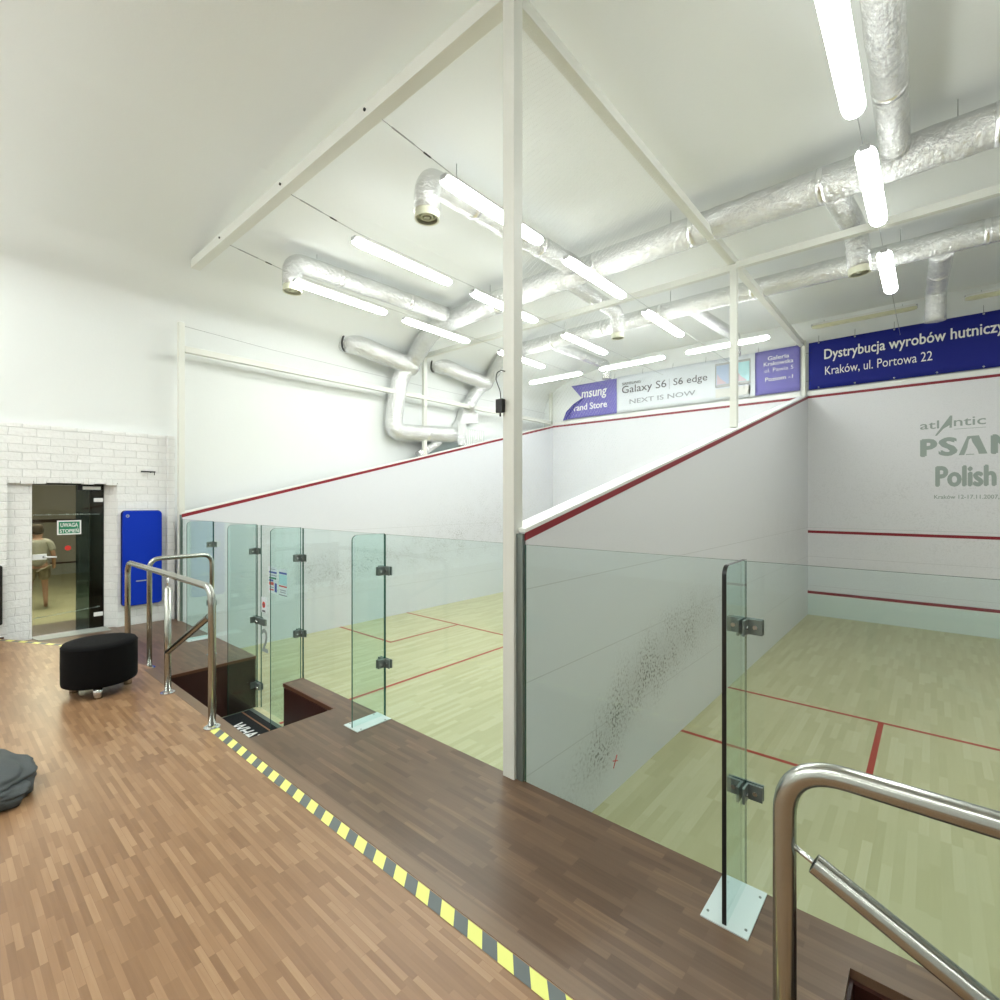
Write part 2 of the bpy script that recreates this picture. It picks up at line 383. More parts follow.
# floors
pl = MB()
pl.box(XW, -4.0, -7.5, .02, .35, ZP); pl.box(-4.0, -1.95, -7.5, -1.00, .35, ZP); pl.box(-1.95, 1.755, -7.5, .02, .35, ZP)
pl.box(1.755, 3.80, -7.5, -1.00, .35, ZP); pl.box(3.80, XR, -7.5, .02, .35, ZP)
pl.box(-2.86, -1.95, -.17, .02, .56, ZP); pl.box(1.755, 2.65, -.17, .02, .56, ZP)
struct(pl.build('floor_platform', 'parkd'))
nf = MB(); edge = [(XR, -1.03), (-3.86, -1.03), (-4.6, -1.18), (-5.585, -1.44), (-6.41, -1.87), (-6.83, -2.15), (-6.83, YB), (XR, YB)]
nf.prism(edge, 'z', ZP, ZN); struct(nf.build('floor_lobby', 'park'))
nb = MB(); nb.box(-3.86, XR, -1.105, -1.03, ZN, ZN+.002)
struct(nb.build('trim_2', wood('edge_board', [(0, (.12, .072, .043)), (.5, (.17, .105, .062)), (1, (.22, .14, .088))], 2.2, .08, .35, 0, .5, .5)))
fl = MB(); fl.box(-6.83, XR, -1.10, YF, -.12, 0); struct(fl.build('floor_court', 'maple'))
# dark wood lining of the two stair wells
w = MB(); w.box(-4.0, -3.985, -1.0, .018, .0, ZP-.03); w.box(-3.985, -1.962, -1.0, -.985, .0, ZP-.02); w.box(-2.86, -1.95, -.19, -.17, .0, ZP-.04)
w.box(-2.875, -2.855, -.17, .018, 0, ZP-.04); w.box(-1.962, -1.95, -1.0, -.19, 0, ZP-.04)
w.box(1.755, 1.768, -1.0, -.19, 0, ZP-.03); w.box(1.755, 2.65, -.19, -.17, 0, ZP-.04); w.box(1.768, 3.79, -1.0, -.985, 0, ZP-.02); w.box(3.785, 3.8, -.985, 0, 0, ZP-.03)
struct(w.build('wall_stairwell', 'mahog'))
w = MB(); w.box(-4.0, -3.97, -1.0, .02, ZP-.03, ZP+.001); w.box(-2.88, -2.85, -.19, .02, ZP-.035, ZP+.001)
w.box(-2.85, -1.95, -.185, -.165, ZP-.035, ZP+.001)
struct(w.build('trim_3', mat('nosing', (.13, .055, .03), .35)))
for x0, s in ((-1.95, -1), (3.8, -1)):
    w = MB()
    for k in (1, 2):
        w.box(min(x0, x0+s*.3*k), max(x0, x0+s*.3*k), -1.0, -.19, 0.0 if k == 1 else 0.0, .6-.2*k)
    struct(w.build('floor_step', 'mahog'))
w = MB(); w.box(-3.97, -1.96, -.995, -.02, .0, .004)
struct(w.build('floor_well', mat('well_floor', (.10, .12, .11), .5)))
w = MB(); w.box(1.76, 3.79, -.995, -.2, .0, .004); struct(w.build('floor_well_right', mat('well_floor_dark', (.05, .03, .025), .5)))

# court side walls (sloping tops)
zb, zf = 2.15, 4.565
def side_wall(name, x0, x1, material, faces):
    m = MB(); y0 = .036
    zz = lambda y: zb + (zf-zb)*y/YF
    m.prism([(y0, 0), (YF, 0), (YF, zz(YF)+.06), (y0, zz(y0)+.06)], 'x', x0, x1)
    o = struct(m.build(name, material))
    for xf, s in faces:
        r = MB(); r.prism([(y0-.012, zz(y0-.012)), (YF, zf), (YF, zf+.05), (y0-.012, zz(y0-.012)+.05)], 'x', xf, xf+s*.003)
        r.build('out_line', 'red', o)
    k = MB(); k.prism([(y0-.012, zz(y0-.012)+.055), (YF, zf+.055), (YF, zf+.078), (y0-.012, zz(y0-.012)+.078)], 'x', x0-.004, x1+.004)
    k.build('cap_strip', 'cap', o)
    return o
side_wall('wall_divider', -T, 0, 'side', [(0, 1), (-T, -1)])
sl = side_wall('wall_court_left', XL-.10, XL, 'side2', [(XL, 1)])
# the face of the divider that looks into the left court, and the front walls
for nm, x0, x1, mm in (('wall_front_court', 0, W, 'front'), ('wall_front_second_court', XL, -T, 'front2')):
    o = struct(MB().box(x0, x1, YF, YF+.03, 0, 4.70).build(nm, mm))
    MB().box(x0, x1, YF-.003, YF, 4.57, 4.62).build('out_line', 'red', o)
    MB().box(x0, x1, YF-.003, YF, 1.725, 1.78).build('service_line', 'red', o)
    MB().box(x0, x1, YF-.004, YF, 4.64, 4.72).build('cap_strip', 'cap', o)
    MB().box(x0, x1, YF-.02, YF-.001, .0, .43).build('tin', 'tin', o)
    MB().box(x0, x1, YF-.03, YF-.001, .43, .45).build('tin_strip', 'cap', o)
    MB().box(x0, x1, YF-.028, YF-.001, .452, .505).build('tin_line', 'red', o)
    if x0 == 0: front_court = o
struct(MB().box(W, W+T, .07, YF, 0, 4.6).build('wall_court_right', 'front'))
# painted floor lines
def lines(xa, xb):
    L = .05
    for n_, (a, b_, c_, d) in (('short_line', (xa, xb, 4.26, 4.26+L)), ('half_court_line', ((xa+xb)/2-L/2, (xa+xb)/2+L/2, 0, 4.26)),
        ('service_box_line', (xa+1.55, xa+1.6, 2.66, 4.26)), ('service_box_line', (xa, xa+1.6, 2.66, 2.66+L)),
        ('service_box_line', (xb-1.6, xb-1.55, 2.66, 4.26)), ('service_box_line', (xb-1.6, xb, 2.66, 2.66+L))):
        MB().box(a, b_, c_, d, 0, .0012).build(n_, 'floorred', bpy.data.objects['floor_court'])
lines(0, W); lines(XL, -T)
# scratched cross on the divider
q = MB(); q.tube([(.002, 1.21, .20), (.002, 1.27, .29)], .004, 5); q.tube([(.002, 1.20, .265), (.002, 1.285, .235)], .004, 5)
q.build('red_cross_mark', 'redp', bpy.data.objects['wall_divider'])

# ------------------------------------------------------------ lettering on the front wall
fc = front_court; yw = YF-.001; X = (1, 0, 0); Z = (0, 0, 1)
def ftext(name, s, x, z, w_, h_, m_, par, y=yw, **k): return text(name, s, (x, y, z), X, Z, w_, h_, m_, par, **k)
ftext('lettering', 'atl', 1.82, 3.74, .27, .15, 'sage', fc, bold=.01)
q = MB(); q.prism([(2.03, 3.61), (2.06, 3.61), (2.15, 3.73), (2.235, 3.79), (2.23, 3.74), (2.265, 3.74), (2.27, 3.96), (2.24, 3.96)], 'y', yw-.002, yw); q.build('lettering', 'sage', fc)
ftext('lettering', 'ntic', 2.29, 3.76, .42, .15, 'sage', fc, bold=.01)
q = MB(); q.box(2.29, 2.71, yw-.002, yw, 3.705, 3.712); q.build('lettering', 'sage', fc)
ftext('lettering', 'P', 1.82, 3.225, .245, .335, 'sage', fc, bold=.07); ftext('lettering', 'S', 2.08, 3.225, .262, .345, 'sage', fc, bold=.07)
q = MB(); q.prism([(2.355, 3.23), (2.47, 3.565), (2.62, 3.57), (2.73, 3.24), (2.62, 3.24), (2.60, 3.32), (2.535, 3.46), (2.52, 3.53), (2.49, 3.50), (2.47, 3.36), (2.43, 3.23)], 'y', yw-.002, yw)
q.build('lettering', 'sage', fc); q = MB(); q.box(2.45, 2.56, yw-.002, yw, 3.232, 3.245); q.build('lettering', 'sage', fc)
ftext('lettering', 'M', 2.77, 3.225, .33, .345, 'sage', fc, bold=.07)
ftext('lettering', 'Polish', 2.035, 2.66, .81, .385, 'sage', fc, bold=.06)
ftext('lettering', 'Kraków 12-17.11.2007,', 2.02, 2.43, .86, .085, 'sage', fc, bold=.02)

# ------------------------------------------------------------ steel frame
fr = thing('court_frame', (-.1, .02, ZP), 'white painted steel frame of posts and beams standing around both squash courts', 'frame')
def fbox(n_, *a): return MB().box(*a).build(n_, 'frame', fr, bevel=.004)
fbox('post', -.15, -.055, -.02, .07, ZP, 5.86)                      # big near post
fbox('post', XL-.09, XL-.01, -.01, .07, ZP, 5.10)                   # left rear post
fbox('post', -.12, -.03, 4.76, 4.85, 3.42, 5.66)                    # on the divider
fbox('post', XL-.09, XL-.01, 4.78, 4.86, 3.42, 5.60)                # on the left side wall
fbox('post', -.10, -.03, YF-.09, YF-.01, 4.62, 5.80)
fbox('post', XL-.08, XL+.0, YF-.09, YF-.01, 4.62, 5.72)
fbox('beam', -6.02, -.15, -.02, .10, 5.735, 5.86)                    # back beam over second court
fbox('beam', -.055, XR-.3, -.02, .09, 5.74, 5.85)
fbox('beam', -.15, -.055, .07, YF, 5.68, 5.78)                      # over the divider
fbox('beam', XL-.08, XL-.0, .07, YF, 4.66, 4.75)                    # rail above the left side wall
fbox('beam', XL-.06, -.12, 4.76, 4.84, 5.58, 5.67)                  # cross beams
fbox('beam', -.03, XR-.3, 4.72, 4.80, 5.58, 5.67)
for x in (-1.72, -3.28, -4.95, -.10):
    MB().tube([(x, -.021, 5.80), (x, -.034, 5.80)], .014, 8).build('bolt', 'black', fr)
MB().box(-.055, -.004, .004, .035, ZP, 2.20).build('channel_trim', 'clamp', fr)
MB().box(XL-.015, XL-.0, .0, .035, ZP, 2.20).build('channel_trim', 'clamp', fr)

jb = thing('junction_box', (-.13, -.045, 3.0), 'small black box with curled cable fixed on the big near steel post', 'junction box')
MB().box(-.185, -.128, -.055, -.021, 2.995, 3.085).build('casing', 'black', jb, bevel=.005)
MB().tube([(-.155, -.035, 3.085), (-.16, -.035, 3.14), (-.185, -.035, 3.19), (-.20, -.035, 3.23), (-.185, -.035, 3.27), (-.15, -.03, 3.275), (-.125, -.028, 3.265)], .0035, 6, corner=.03).build('cable', 'black', jb)
MB().tube([(-.155, -.04, 2.995), (-.155, -.04, 2.97)], .006, 6).build('plug', 'black', jb)

net = MB(); net.add([(-.10, .09, 2.32), (-.10, YF-.1, 4.70), (-.10, YF-.1, 5.68), (-.10, .09, 5.68)], [(0, 1, 2, 3)])
tag(net.build('ball_netting', 'net'), 'fine pale netting hung above the sloping wall between the two courts', 'net', kind='stuff')

# ------------------------------------------------------------ tension wires and lamps
rows = [(-4.78, 'leftmost row'), (-3.15, 'second row from the left'), (-1.53, 'row beside the big post'), (1.53, 'row over the right court')]
for x, nm in rows:
    t = thing('tension_wire', (x, .1, 5.58), {-4.78: 'thin steel wire strung over the left court nearest its side wall', -3.15: 'thin steel wire strung over the middle of the left court',
        -1.53: 'thin steel wire strung over the left court next to the dividing wall', 1.53: 'thin steel wire strung above the lamps of the right court'}[x], 'wire', 'wires that carry the lamps')
    MB().tube([(x-.06, .06, 5.70), (x, .85, 5.58), (x, YF+.02, 5.58)], .0035, 6).build('cable', 'wire', t)
    MB().tube([(x-.053, .16, 5.685), (x-.034, .40, 5.648)], .007, 6).build('turnbuckle', 'wire', t)
    MB().tube([(x-.027, .50, 5.633), (x-.021, .58, 5.621)], .008, 6).build('clip', 'black', t)
wl = MB().tube([(XL-.05, .07, 5.06), (XL-.10, 1.4, 5.02), (XL-.12, 4.8, 4.98), (XL-.05, YF, 4.96)], .003, 5)
tag(wl.build('guy_wire', 'wire'), 'thin slack wire running from the left rear post along the side wall', 'wire')

def make_lamp(length, lit=True):
    """strip luminaire along +Y centred at origin, hung by two wires"""
    t = thing('strip_lamp', (0, 0, 5.49), '', 'ceiling lamp', 'strip lamps hung in rows over the courts')
    n_ = 12; prof_ = []
    hl = length/2
    ys = [-hl, -hl+.012, -hl+.05, -hl+.12, hl-.12, hl-.05, hl-.012, hl]; ws = [.50, .72, .9, 1, 1, .9, .72, .50]
    for nm, m_, a0, hz in (('diffuser', 'lamp' if lit else 'unlit', math.pi, .05), ('upper_cover', 'upglow' if lit else 'housing', 0, .032)):
        vs = []; d = MB()
        for y, s in zip(ys, ws):
            for k in range(n_+1):
                a = a0 + math.pi*k/n_
                vs.append((.080*s*math.cos(a), y, 5.49 + hz*s*math.sin(a)))
        w_ = n_+1
        fs = [(i*w_+k, i*w_+k+1, (i+1)*w_+k+1, (i+1)*w_+k) for i in range(len(ys)-1) for k in range(n_)]
        fs += [tuple(range(w_)), tuple(range((len(ys)-1)*w_, len(ys)*w_))[::-1]]
        fs += [(i*w_, (i+1)*w_, (i+1)*w_+n_, i*w_+n_) for i in range(len(ys)-1)]
        d.add(vs, fs, True); d.build(nm, m_, t)
    h = MB(); h.box(-.030, .030, -hl+.02, hl-.02, 5.518, 5.545); h.build('housing', 'housing', t, bevel=.006)
    for s in (-1, 1):
        e = MB(); e.box(-.04, .04, s*hl-.018 if s > 0 else -hl-.006, s*hl+.006 if s > 0 else -hl+.018, 5.475, 5.53); e.build('end_cap', 'lampcap', t, bevel=.006)
        MB().tube([(0, s*(hl-.2), 5.535), (0, s*(hl-.2), 5.58)], .004, 5).build('hanger', 'wire', t)
    return t
LA = make_lamp(1.56)
spots = [(-4.78, 1.66, 'strip lamp nearest the left side wall, hidden partly behind the near left duct'), (-4.80, 3.60, 'strip lamp hanging in front of the duct crossing by the left wall'), (-4.78, 6.05, 'lit strip lamp just right of the far wall ducts, beside the big post'),
         (-3.16, 1.57, 'lit strip lamp hanging between the two ducts with round nozzles'), (-3.15, 3.57, 'lit strip lamp partly hidden by the big near post, at the duct elbow'), (-3.17, 6.02, 'lit strip lamp above the torn end of the purple banner'),
         (-1.53, 1.5, 'long lit strip lamp running under the duct and behind the big near post'), (-1.53, 3.6, 'lit strip lamp just right of the big post under the crossing duct'), (-1.54, 5.94, 'lit strip lamp over the pale banner, middle of the picture'),
         (1.53, 1.55, 'largest bright strip lamp at the top edge beside the foil duct'), (1.55, 3.64, 'lit strip lamp below the junction of the foil ducts on the right'), (1.54, 6.03, 'lit strip lamp beside the round nozzle over the blue banner')]
for i, (x, y, lb) in enumerate(spots):
    o = LA if i == 0 else copy_tree(LA)
    o.location = (x, y, 5.49); o['label'] = lb
for x, y in ((3.1, 1.6), (4.7, 6.0)):      # further rows of the same court, unseen, added for even brightness
    o = copy_tree(LA); o.location = (x, y, 5.49); o['label'] = 'lit strip lamp over the far side of the right court, added outside the view'
for x, y in ((-5.8, -3.0), (-4.0, -3.0), (-2.2, -3.0), (.2, -3.2), (2.4, -3.4), (5.4, -3.2), (-5.4, -4.6), (-3.4, -4.6), (-1.4, -4.6), (-5.0, -6.2), (-2.4, -6.2), (.8, -5.6), (4.5, -5.6)):  # unseen lamps added to brighten the lobby and its left wall
    o = copy_tree(LA); o.location = (x, y, 5.49); o.rotation_euler.z = math.pi/2; o['label'] = 'lit strip lamp over the lobby behind the camera, added outside the view'
for x, lb in ((-5.18, 'lit strip lamp set across, left end, above the torn purple banner'), (-3.12, 'lit strip lamp set across, above the pale banner'), (-1.10, 'lit strip lamp set across, behind the divider post'),):
    o = copy_tree(LA); o.location = (x, 7.88, 5.49); o.rotation_euler.z = math.pi/2; o['label'] = lb
LU = make_lamp(1.56, False)
LU.location = (1.02, 8.68, 5.75); LU.rotation_euler.z = math.pi/2; LU['label'] = 'unlit yellowish strip lamp above the word Dystrybucja on the blue banner'
o = copy_tree(LU); o.location = (3.18, 8.75, 5.75); o['label'] = 'unlit yellowish strip lamp at the right edge above the blue banner'

# ------------------------------------------------------------ ducts
def duct(name, pts, r, label, group=None, corner=.25, bands=True, nozzle=None, hang=(), wob=.06):
    t = thing(name, pts[0], label, 'duct', group)
    MB().tube(pts, r, 28, wob=wob, corner=corner, ws=7).build('foil_sleeve', 'foil', t)
    if bands:
        for a, b_ in zip(pts, pts[1:]):
            a, b_ = V(a), V(b_); L = (b_-a).length; d = (b_-a).normalized(); k = int(L/1.3)
            for j in range(k):
                s = (j+.6)*L/(k+.2)
                if .3 < s < L-.3:
                    MB().tube([a+d*s, a+d*(s+.07)], r*1.03, 28, wob=.02).build('tape_band', 'tape', t)
    for h in hang:
        h = V(h); q = MB(); q.tube([h, (h.x, h.y, ZC+.01)], .004, 5); q.ring((h.x, h.y, h.z-.01), (0, 0, 1), .0, .02, .012, 8)
        q.build('hanger', 'wire', t)
    if nozzle:
        e = V(pts[-1]); d = (V(pts[-1])-V(pts[-2])).normalized()
        MB().tube([e-d*.02, e+d*.075], r*.93, 28, caps=False).ring(e+d*.07, d, r*.80, r*.95, .012, 28).build('nozzle', 'nozzle', t)
        q = MB()
        for a_, b2, dz in ((.60, .74, .035), (.36, .50, .05), (.0, .22, .055)): q.ring(e+d*dz, d, r*a_, r*b2, .012, 24)
        q.build('diffuser_rings', 'nozzle', t)
        MB().ring(e+d*.005, d, 0, r*.92, .004, 24).build('diffuser_back', 'nozz_in', t)
    return t
ZD = 5.86
duct('main_duct', [(7.5, 3.88, ZD), (-2.5, 3.95, ZD), (-4.85, 4.08, ZD), (-5.62, 4.15, ZD-.04), (-6.45, 4.40, 5.45), (-6.66, 4.20, 5.10), (-6.66, 4.05, 4.35), (-6.66, 4.0, 3.86), (-6.66, 5.75, 3.97)], .185,
     'thick foil duct crossing both courts and curling down the left wall', None, .3, hang=[(2.18, 3.89, 6.04), (-.6, 3.9, 6.04), (-3.9, 4.02, 6.04)])
duct('main_duct', [(7.5, 6.46, ZD), (-1.0, 6.35, ZD), (-4.9, 6.42, ZD), (-5.7, 6.5, ZD-.03), (-6.5, 6.88, 5.48), (-6.66, 6.55, 5.15), (-6.66, 6.25, 4.66)], .155,
     'second foil duct crossing over the front part of both courts', None, .25, hang=[(1.66, 6.44, 6.0), (-1.6, 6.36, 6.0), (-3.9, 6.4, 6.0)])
wd1 = duct('wall_duct', [(-6.85, 2.86, 5.55), (-6.50, 3.12, 5.45), (-6.46, 3.5, 5.38), (-6.52, 4.45, 5.30)], .19, 'foil duct coming out of the round hole in the left wall, left of the pair', 'wall ducts', .15, False)
wd2 = duct('wall_duct', [(-6.85, 5.14, 5.58), (-6.50, 5.4, 5.50), (-6.46, 5.8, 5.42), (-6.52, 6.85, 5.36)], .17, 'foil duct coming out of the round hole in the left wall, right of the pair', 'wall ducts', .15, False)
for y, z, tt in ((2.93, 5.52, wd1), (5.20, 5.56, wd2)):
    q = MB(); q.ring((-6.68, y, z), (1, .45, -.35), .17, .20, .02, 28); q.build('hole_rim', 'black', tt)
bd = 'branch ducts with nozzles'
duct('branch_duct', [(-4.83, 3.80, ZD), (-4.98, .96, ZD), (-4.98, .96, 5.50)], .138, 'foil branch duct with round nozzle, the one nearest the left wall', bd, .20, nozzle=True, hang=[(-4.96, 1.33, 6.0)])
duct('branch_duct', [(-2.0, 3.70, ZD), (-2.09, 1.00, ZD), (-2.09, 1.00, 5.50)], .138, 'foil branch duct with round nozzle, just left of the big near post', bd, .20, nozzle=True, hang=[(-2.07, 1.42, 6.0)])
duct('branch_duct', [(1.72, 3.72, ZD+.02), (1.76, -1.2, ZD+.02)], .125, 'foil branch duct coming towards the camera at the top right', bd, .2)
duct('branch_duct', [(1.18, 4.0, ZD-.06), (1.27, 5.12, ZD-.06), (1.30, 5.16, 5.34)], .125, 'foil branch duct with white nozzle hanging over the right court', bd, .14, nozzle=True)
duct('branch_duct', [(-2.26, 4.0, ZD-.06), (-2.30, 5.66, ZD-.06), (-2.30, 5.68, 5.42)], .12, 'foil branch duct with nozzle hanging over the middle of the left court', bd, .14, nozzle=True)
duct('branch_duct', [(-4.28, 6.5, ZD-.04), (-4.20, 8.72, ZD-.04), (-4.20, 8.74, 5.46)], .11, 'foil branch duct ending in front of the banner by the torn purple part', bd, .14)
duct('branch_duct', [(-1.25, 6.4, ZD-.04), (-1.10, 8.5, ZD-.04), (-1.10, 8.52, 5.40)], .11, 'foil branch duct ending behind the divider post', bd, .14)
duct('branch_duct', [(2.10, 6.5, ZD-.05), (2.04, 8.1, ZD-.05), (2.03, 8.16, 5.30)], .135, 'foil branch duct ending in front of the blue banner', bd, .14)
# fittings at the end of the wall runs
q = thing('duct_fitting', (-6.66, 6.2, 4.2), 'silver rectangular duct fitting at the end of the second wall duct', 'duct fitting')
MB().prism([(5.98, 4.25), (6.14, 4.68), (6.36, 4.68), (6.62, 4.60), (6.62, 4.36), (6.2, 4.30)], 'x', -6.86, -6.66).build('box', 'foil', q)
MB().box(-6.87, -6.65, 5.92, 6.2, 3.75, 4.28).build('flange', 'foil', q)
q = thing('wall_vent', (-6.9, 6.6, 3.9), 'white louvred wall vent above the red line of the left side wall', 'vent')
MB().box(-6.9, -6.78, 6.12, 7.0, 3.72, 4.22).build('frame', 'vent', q, bevel=.01)
s_ = MB()
for k in range(10): s_.box(-6.78, -6.768, 6.18+k*.078, 6.215+k*.078, 3.76, 4.18)
s_.build('slats', 'cap', q)
q = thing('small_pipe', (-6.7, 5.0, 3.5), 'short foil pipe and dark block under the curled wall duct', 'pipe')
MB().tube([(-6.66, 4.7, 3.42), (-6.66, 5.05, 3.62), (-6.66, 5.3, 3.75)], .09, 16, wob=.05).build('pipe', 'foil', q)
MB().box(-6.85, -6.68, 5.1, 5.95, 3.45, 3.80).build('dark_block', 'clamp', q)  # dark block standing in for the dark area behind the ducts

# ------------------------------------------------------------ banners
def sheet(name, x0, x1, z0, z1, y, material, parent, nx=30, nz=8, amp=.012, left=None):
    vs = []; fs = []
    for j in range(nz+1):
        for i in range(nx+1):
            s = i/nx; t = j/nz; z = z0 + (z1-z0)*t
            xl = x0 if left is None else left(t)
            x = xl + (x1-xl)*s
            vs.append((x, y - amp*(.6+noise.noise(V((x*1.6, z*2.1+x*.8, 3)))) , z))
    fs = [(j*(nx+1)+i, j*(nx+1)+i+1, (j+1)*(nx+1)+i+1, (j+1)*(nx+1)+i) for j in range(nz) for i in range(nx)]
    m = MB(); m.add(vs, fs, True); o = m.build(name, material, parent)
    md = o.modifiers.new('thick', 'SOLIDIFY'); md.thickness = .003
    return o
yb = YF-.02
bl = thing('banner', (1.6, yb, 4.74), 'dark blue vinyl banner with white address lettering above the right court front wall', 'banner')
def ft(body, x, z, w_, h_, m_, p_, **k): return ftext('lettering', body, x, z, w_, h_, m_, p_, y=yb-.026, **k)
sheet('vinyl', .02, 5.9, 4.74, 5.73, yb, 'navyb', bl, 60, 8)
ft('Dystrybucja wyrobów hutniczych', .30, 5.27, 2.83, .27, 'white', bl, bold=.022)
ft('Kraków, ul. Portowa 22', .315, 4.98, 1.68, .205, 'white', bl, bold=.0)
for k in range(8):
    for z in (4.77, 5.70):
        MB().ring((.2+k*.62, yb-.024, z), (0, -1, 0), .006, .016, .004, 12).build('eyelet', 'chrome', bl)
    MB().tube([(.2+k*.62, yb-.02, 5.71), (.2+k*.62, yb+.01, 5.86)], .003, 5).build('tie', 'black', bl)
MB().tube([(-.08, yb-.02, 5.52), (.08, yb-.02, 5.52)], .003, 5).build('tie', 'black', bl)
MB().tube([(-.08, yb-.02, 4.93), (.08, yb-.02, 4.93)], .003, 5).build('tie', 'black', bl)
b2 = thing('banner', (-3.1, yb, 4.74), 'pale phone advertising banner with purple ends above the left court front wall', 'banner')
def torn(t):   # curled left end: lower part swings far left, notch in the middle
    return -6.12 + (1.05*t**1.6 if t < .62 else 1.05*.62**1.6 + (.0 - (t-.62)*.85*1.0))
sheet('purple_panel', -6.1, -4.44, 4.76, 5.70, yb, 'purple', b2, 30, 12, left=lambda t: (-6.12 + .62*(t/.55)**1.4) if t < .55 else (-5.50 - (t-.55)*.85))
q = MB(); q.prism([(-6.16, 4.73), (-5.93, 4.76), (-5.86, 4.95), (-5.68, 5.12), (-5.48, 5.26), (-5.42, 5.32), (-5.52, 5.30), (-5.80, 5.17), (-6.04, 4.98)], 'y', yb-.035, yb-.028); q.build('folded_edge', 'purdark', b2)
ft('msung', -5.53, 5.22, .80, .26, 'white', b2, bold=.028, shear=.1)
ft('rand Store', -5.78, 4.96, 1.06, .19, 'white', b2, bold=.035)
sheet('pale_panel', -4.44, -1.02, 4.76, 5.73, yb, 'paleb', b2, 40, 8)
ft('SAMSUNG', -4.27, 5.48, .52, .065, 'ink', b2, bold=.01)
ft('Galaxy S6', -4.28, 5.20, 1.22, .25, 'ink', b2)
ft('S6 edge', -2.88, 5.22, .82, .22, 'ink', b2)
flat('divider_bar', -2.99, -2.98, 5.20, 5.46, yb-.026, 'lightink', b2)
ft('NEXT IS NOW', -4.06, 4.96, 1.72, .12, 'lightink', b2, bold=-.012)
for xa, sc, body in ((-1.87, 'screen', 1), (-1.43, 'screen3', 0)):
    q = MB(); q.box(xa, xa+.32, yb-.030, yb-.026, 5.06, 5.62); q.build('phone_picture', 'lampcap', b2, bevel=.012)
    flat('screen_picture', xa+.02, xa+.30, 5.12, 5.57, yb-.031, sc, b2)
    q = MB(); q.prism([(xa+.03, 5.13), (xa+.26, 5.13), (xa+.20, 5.18), (xa+.12, 5.25), (xa+.04, 5.38)], 'y', yb-.0345, yb-.033); q.build('screen_picture', 'screen2', b2)
    flat('reflection_picture', xa, xa+.32, 4.82, 5.02, yb-.026, 'housing', b2)
sheet('purple_panel', -1.02, -.14, 4.76, 5.73, yb, 'purple', b2, 12, 8)
flat('pale_strip', -1.15, -1.02, 4.76, 5.72, yb-.026, 'paleb', b2)
ft('Galeria', -.76, 5.50, .42, .09, 'white', b2, bold=.02); ft('Krakowska', -.84, 5.38, .58, .09, 'white', b2, bold=.02)
ft('ul. Pawia 5', -.82, 5.24, .56, .085, 'white', b2); ft('Poziom -1', -.81, 5.04, .54, .09, 'white', b2, bold=.02)
for x in (-4.5, -3.7, -2.9, -2.1, -.95, -.2):
    MB().tube([(x, yb-.02, 5.71), (x, yb+.01, 5.84)], .003, 5).build('tie', 'black', b2)

# ------------------------------------------------------------ glass back walls
GY = .022; GT = .012; GZ = 2.13
def clamp(parent, x, z, side=1, dy=-.004, lock=False):
    """steel bracket gripping the fin (at x) and the panel behind it"""
    q = MB(); w_ = .078; h_ = .036
    q.box(x-w_, x-.008, GY-.012, GY-.001, z-h_, z+h_); q.box(x+.008, x+w_, GY-.012, GY-.001, z-h_, z+h_)
    q.box(x-.018, x-.007, GY-.075, GY-.001, z-h_, z+h_); q.box(x+.007, x+.018, GY-.075, GY-.001, z-h_, z+h_)
    q.box(x-w_, x+w_, GY+GT, GY+GT+.010, z-h_, z+h_)
    o = q.build('clamp', 'clamp', parent, bevel=.002)
    for sx in (-1, 1):
        MB().tube([(x+sx*.048, GY-.012, z), (x+sx*.048, GY-.021, z)], .010, 12).build('bolt', 'chrome', o)
    MB().tube([(x+.018, GY-.05, z), (x+.027, GY-.05, z)], .009, 12).build('bolt', 'chrome', o)
    return o
def fin(parent, x, z0, plate=True, clamps=(1.825, 1.05), edge='gedge', ztop=2.138):
    y0 = -.29; y1 = GY-.003; t = .009 if edge == 'dkedge' else .006
    pts = [(y0, z0), (y1, z0), (y1, ztop)]; r = .045
    for k in range(7):
        a = math.pi/2 + math.pi/2*k/6; pts.append((y0+r+r*math.cos(a), ztop-r+r*math.sin(a)))
    f = MB(); f.prism(pts, 'x', x-t, x+t); o = f.build('fin', 'finglass', parent)
    e = MB(); e.prism([(y0-.0015, z0), (y0+.001, z0), (y0+.001, ztop-r), (y0-.0015, ztop-r)], 'x', x-t, x+t)
    for k in range(6):
        a = math.pi/2 + math.pi/2*k/6; b_ = math.pi/2 + math.pi/2*(k+1)/6
        P = lambda an, rr: (y0+r+rr*math.cos(an), ztop-r+rr*math.sin(an))
        e.prism([P(a, r), P(b_, r), P(b_, r+.0015), P(a, r+.0015)], 'x', x-t, x+t)
    e.box(x-t, x+t, y0+r, y1, ztop, ztop+.0012)
    if edge == 'gedge': e.box(x-t, x+t, y1, y1+.0012, z0, ztop)
    e.build('polished_edge', edge, o)
    if plate:
        p_ = MB(); p_.box(x-.097, x+.097, -.305, .018, z0, z0+.006); o2 = p_.build('base_plate', 'plate', parent, bevel=.001)
        for sx in (-.078, .078):
            for yy in (-.26, -.03): MB().tube([(x+sx, yy, z0+.006), (x+sx, yy, z0+.009)], .006, 8).build('screw', 'clamp', o2)
    for z in clamps: clamp(parent, x, z)
def panel(parent, x0, x1, z0=.0, z1=GZ, name='glass_panel'):
    g = MB(); g.box(x0, x1, GY, GY+GT, z0, z1); o = g.build(name, 'glass', parent)
    e = MB(); e.box(x0, x1, GY+.0005, GY+GT-.0005, z1, z1+.0012); e.box(x0-.0006, x0, GY, GY+GT, z0, z1); e.box(x1, x1+.0006, GY, GY+GT, z0, z1)
    e.build('polished_edge', 'gedge', o); return o
gw = thing('glass_screen', (1.5, GY, 0), 'green tinted glass back wall of the right court right of the big post', 'glass wall')
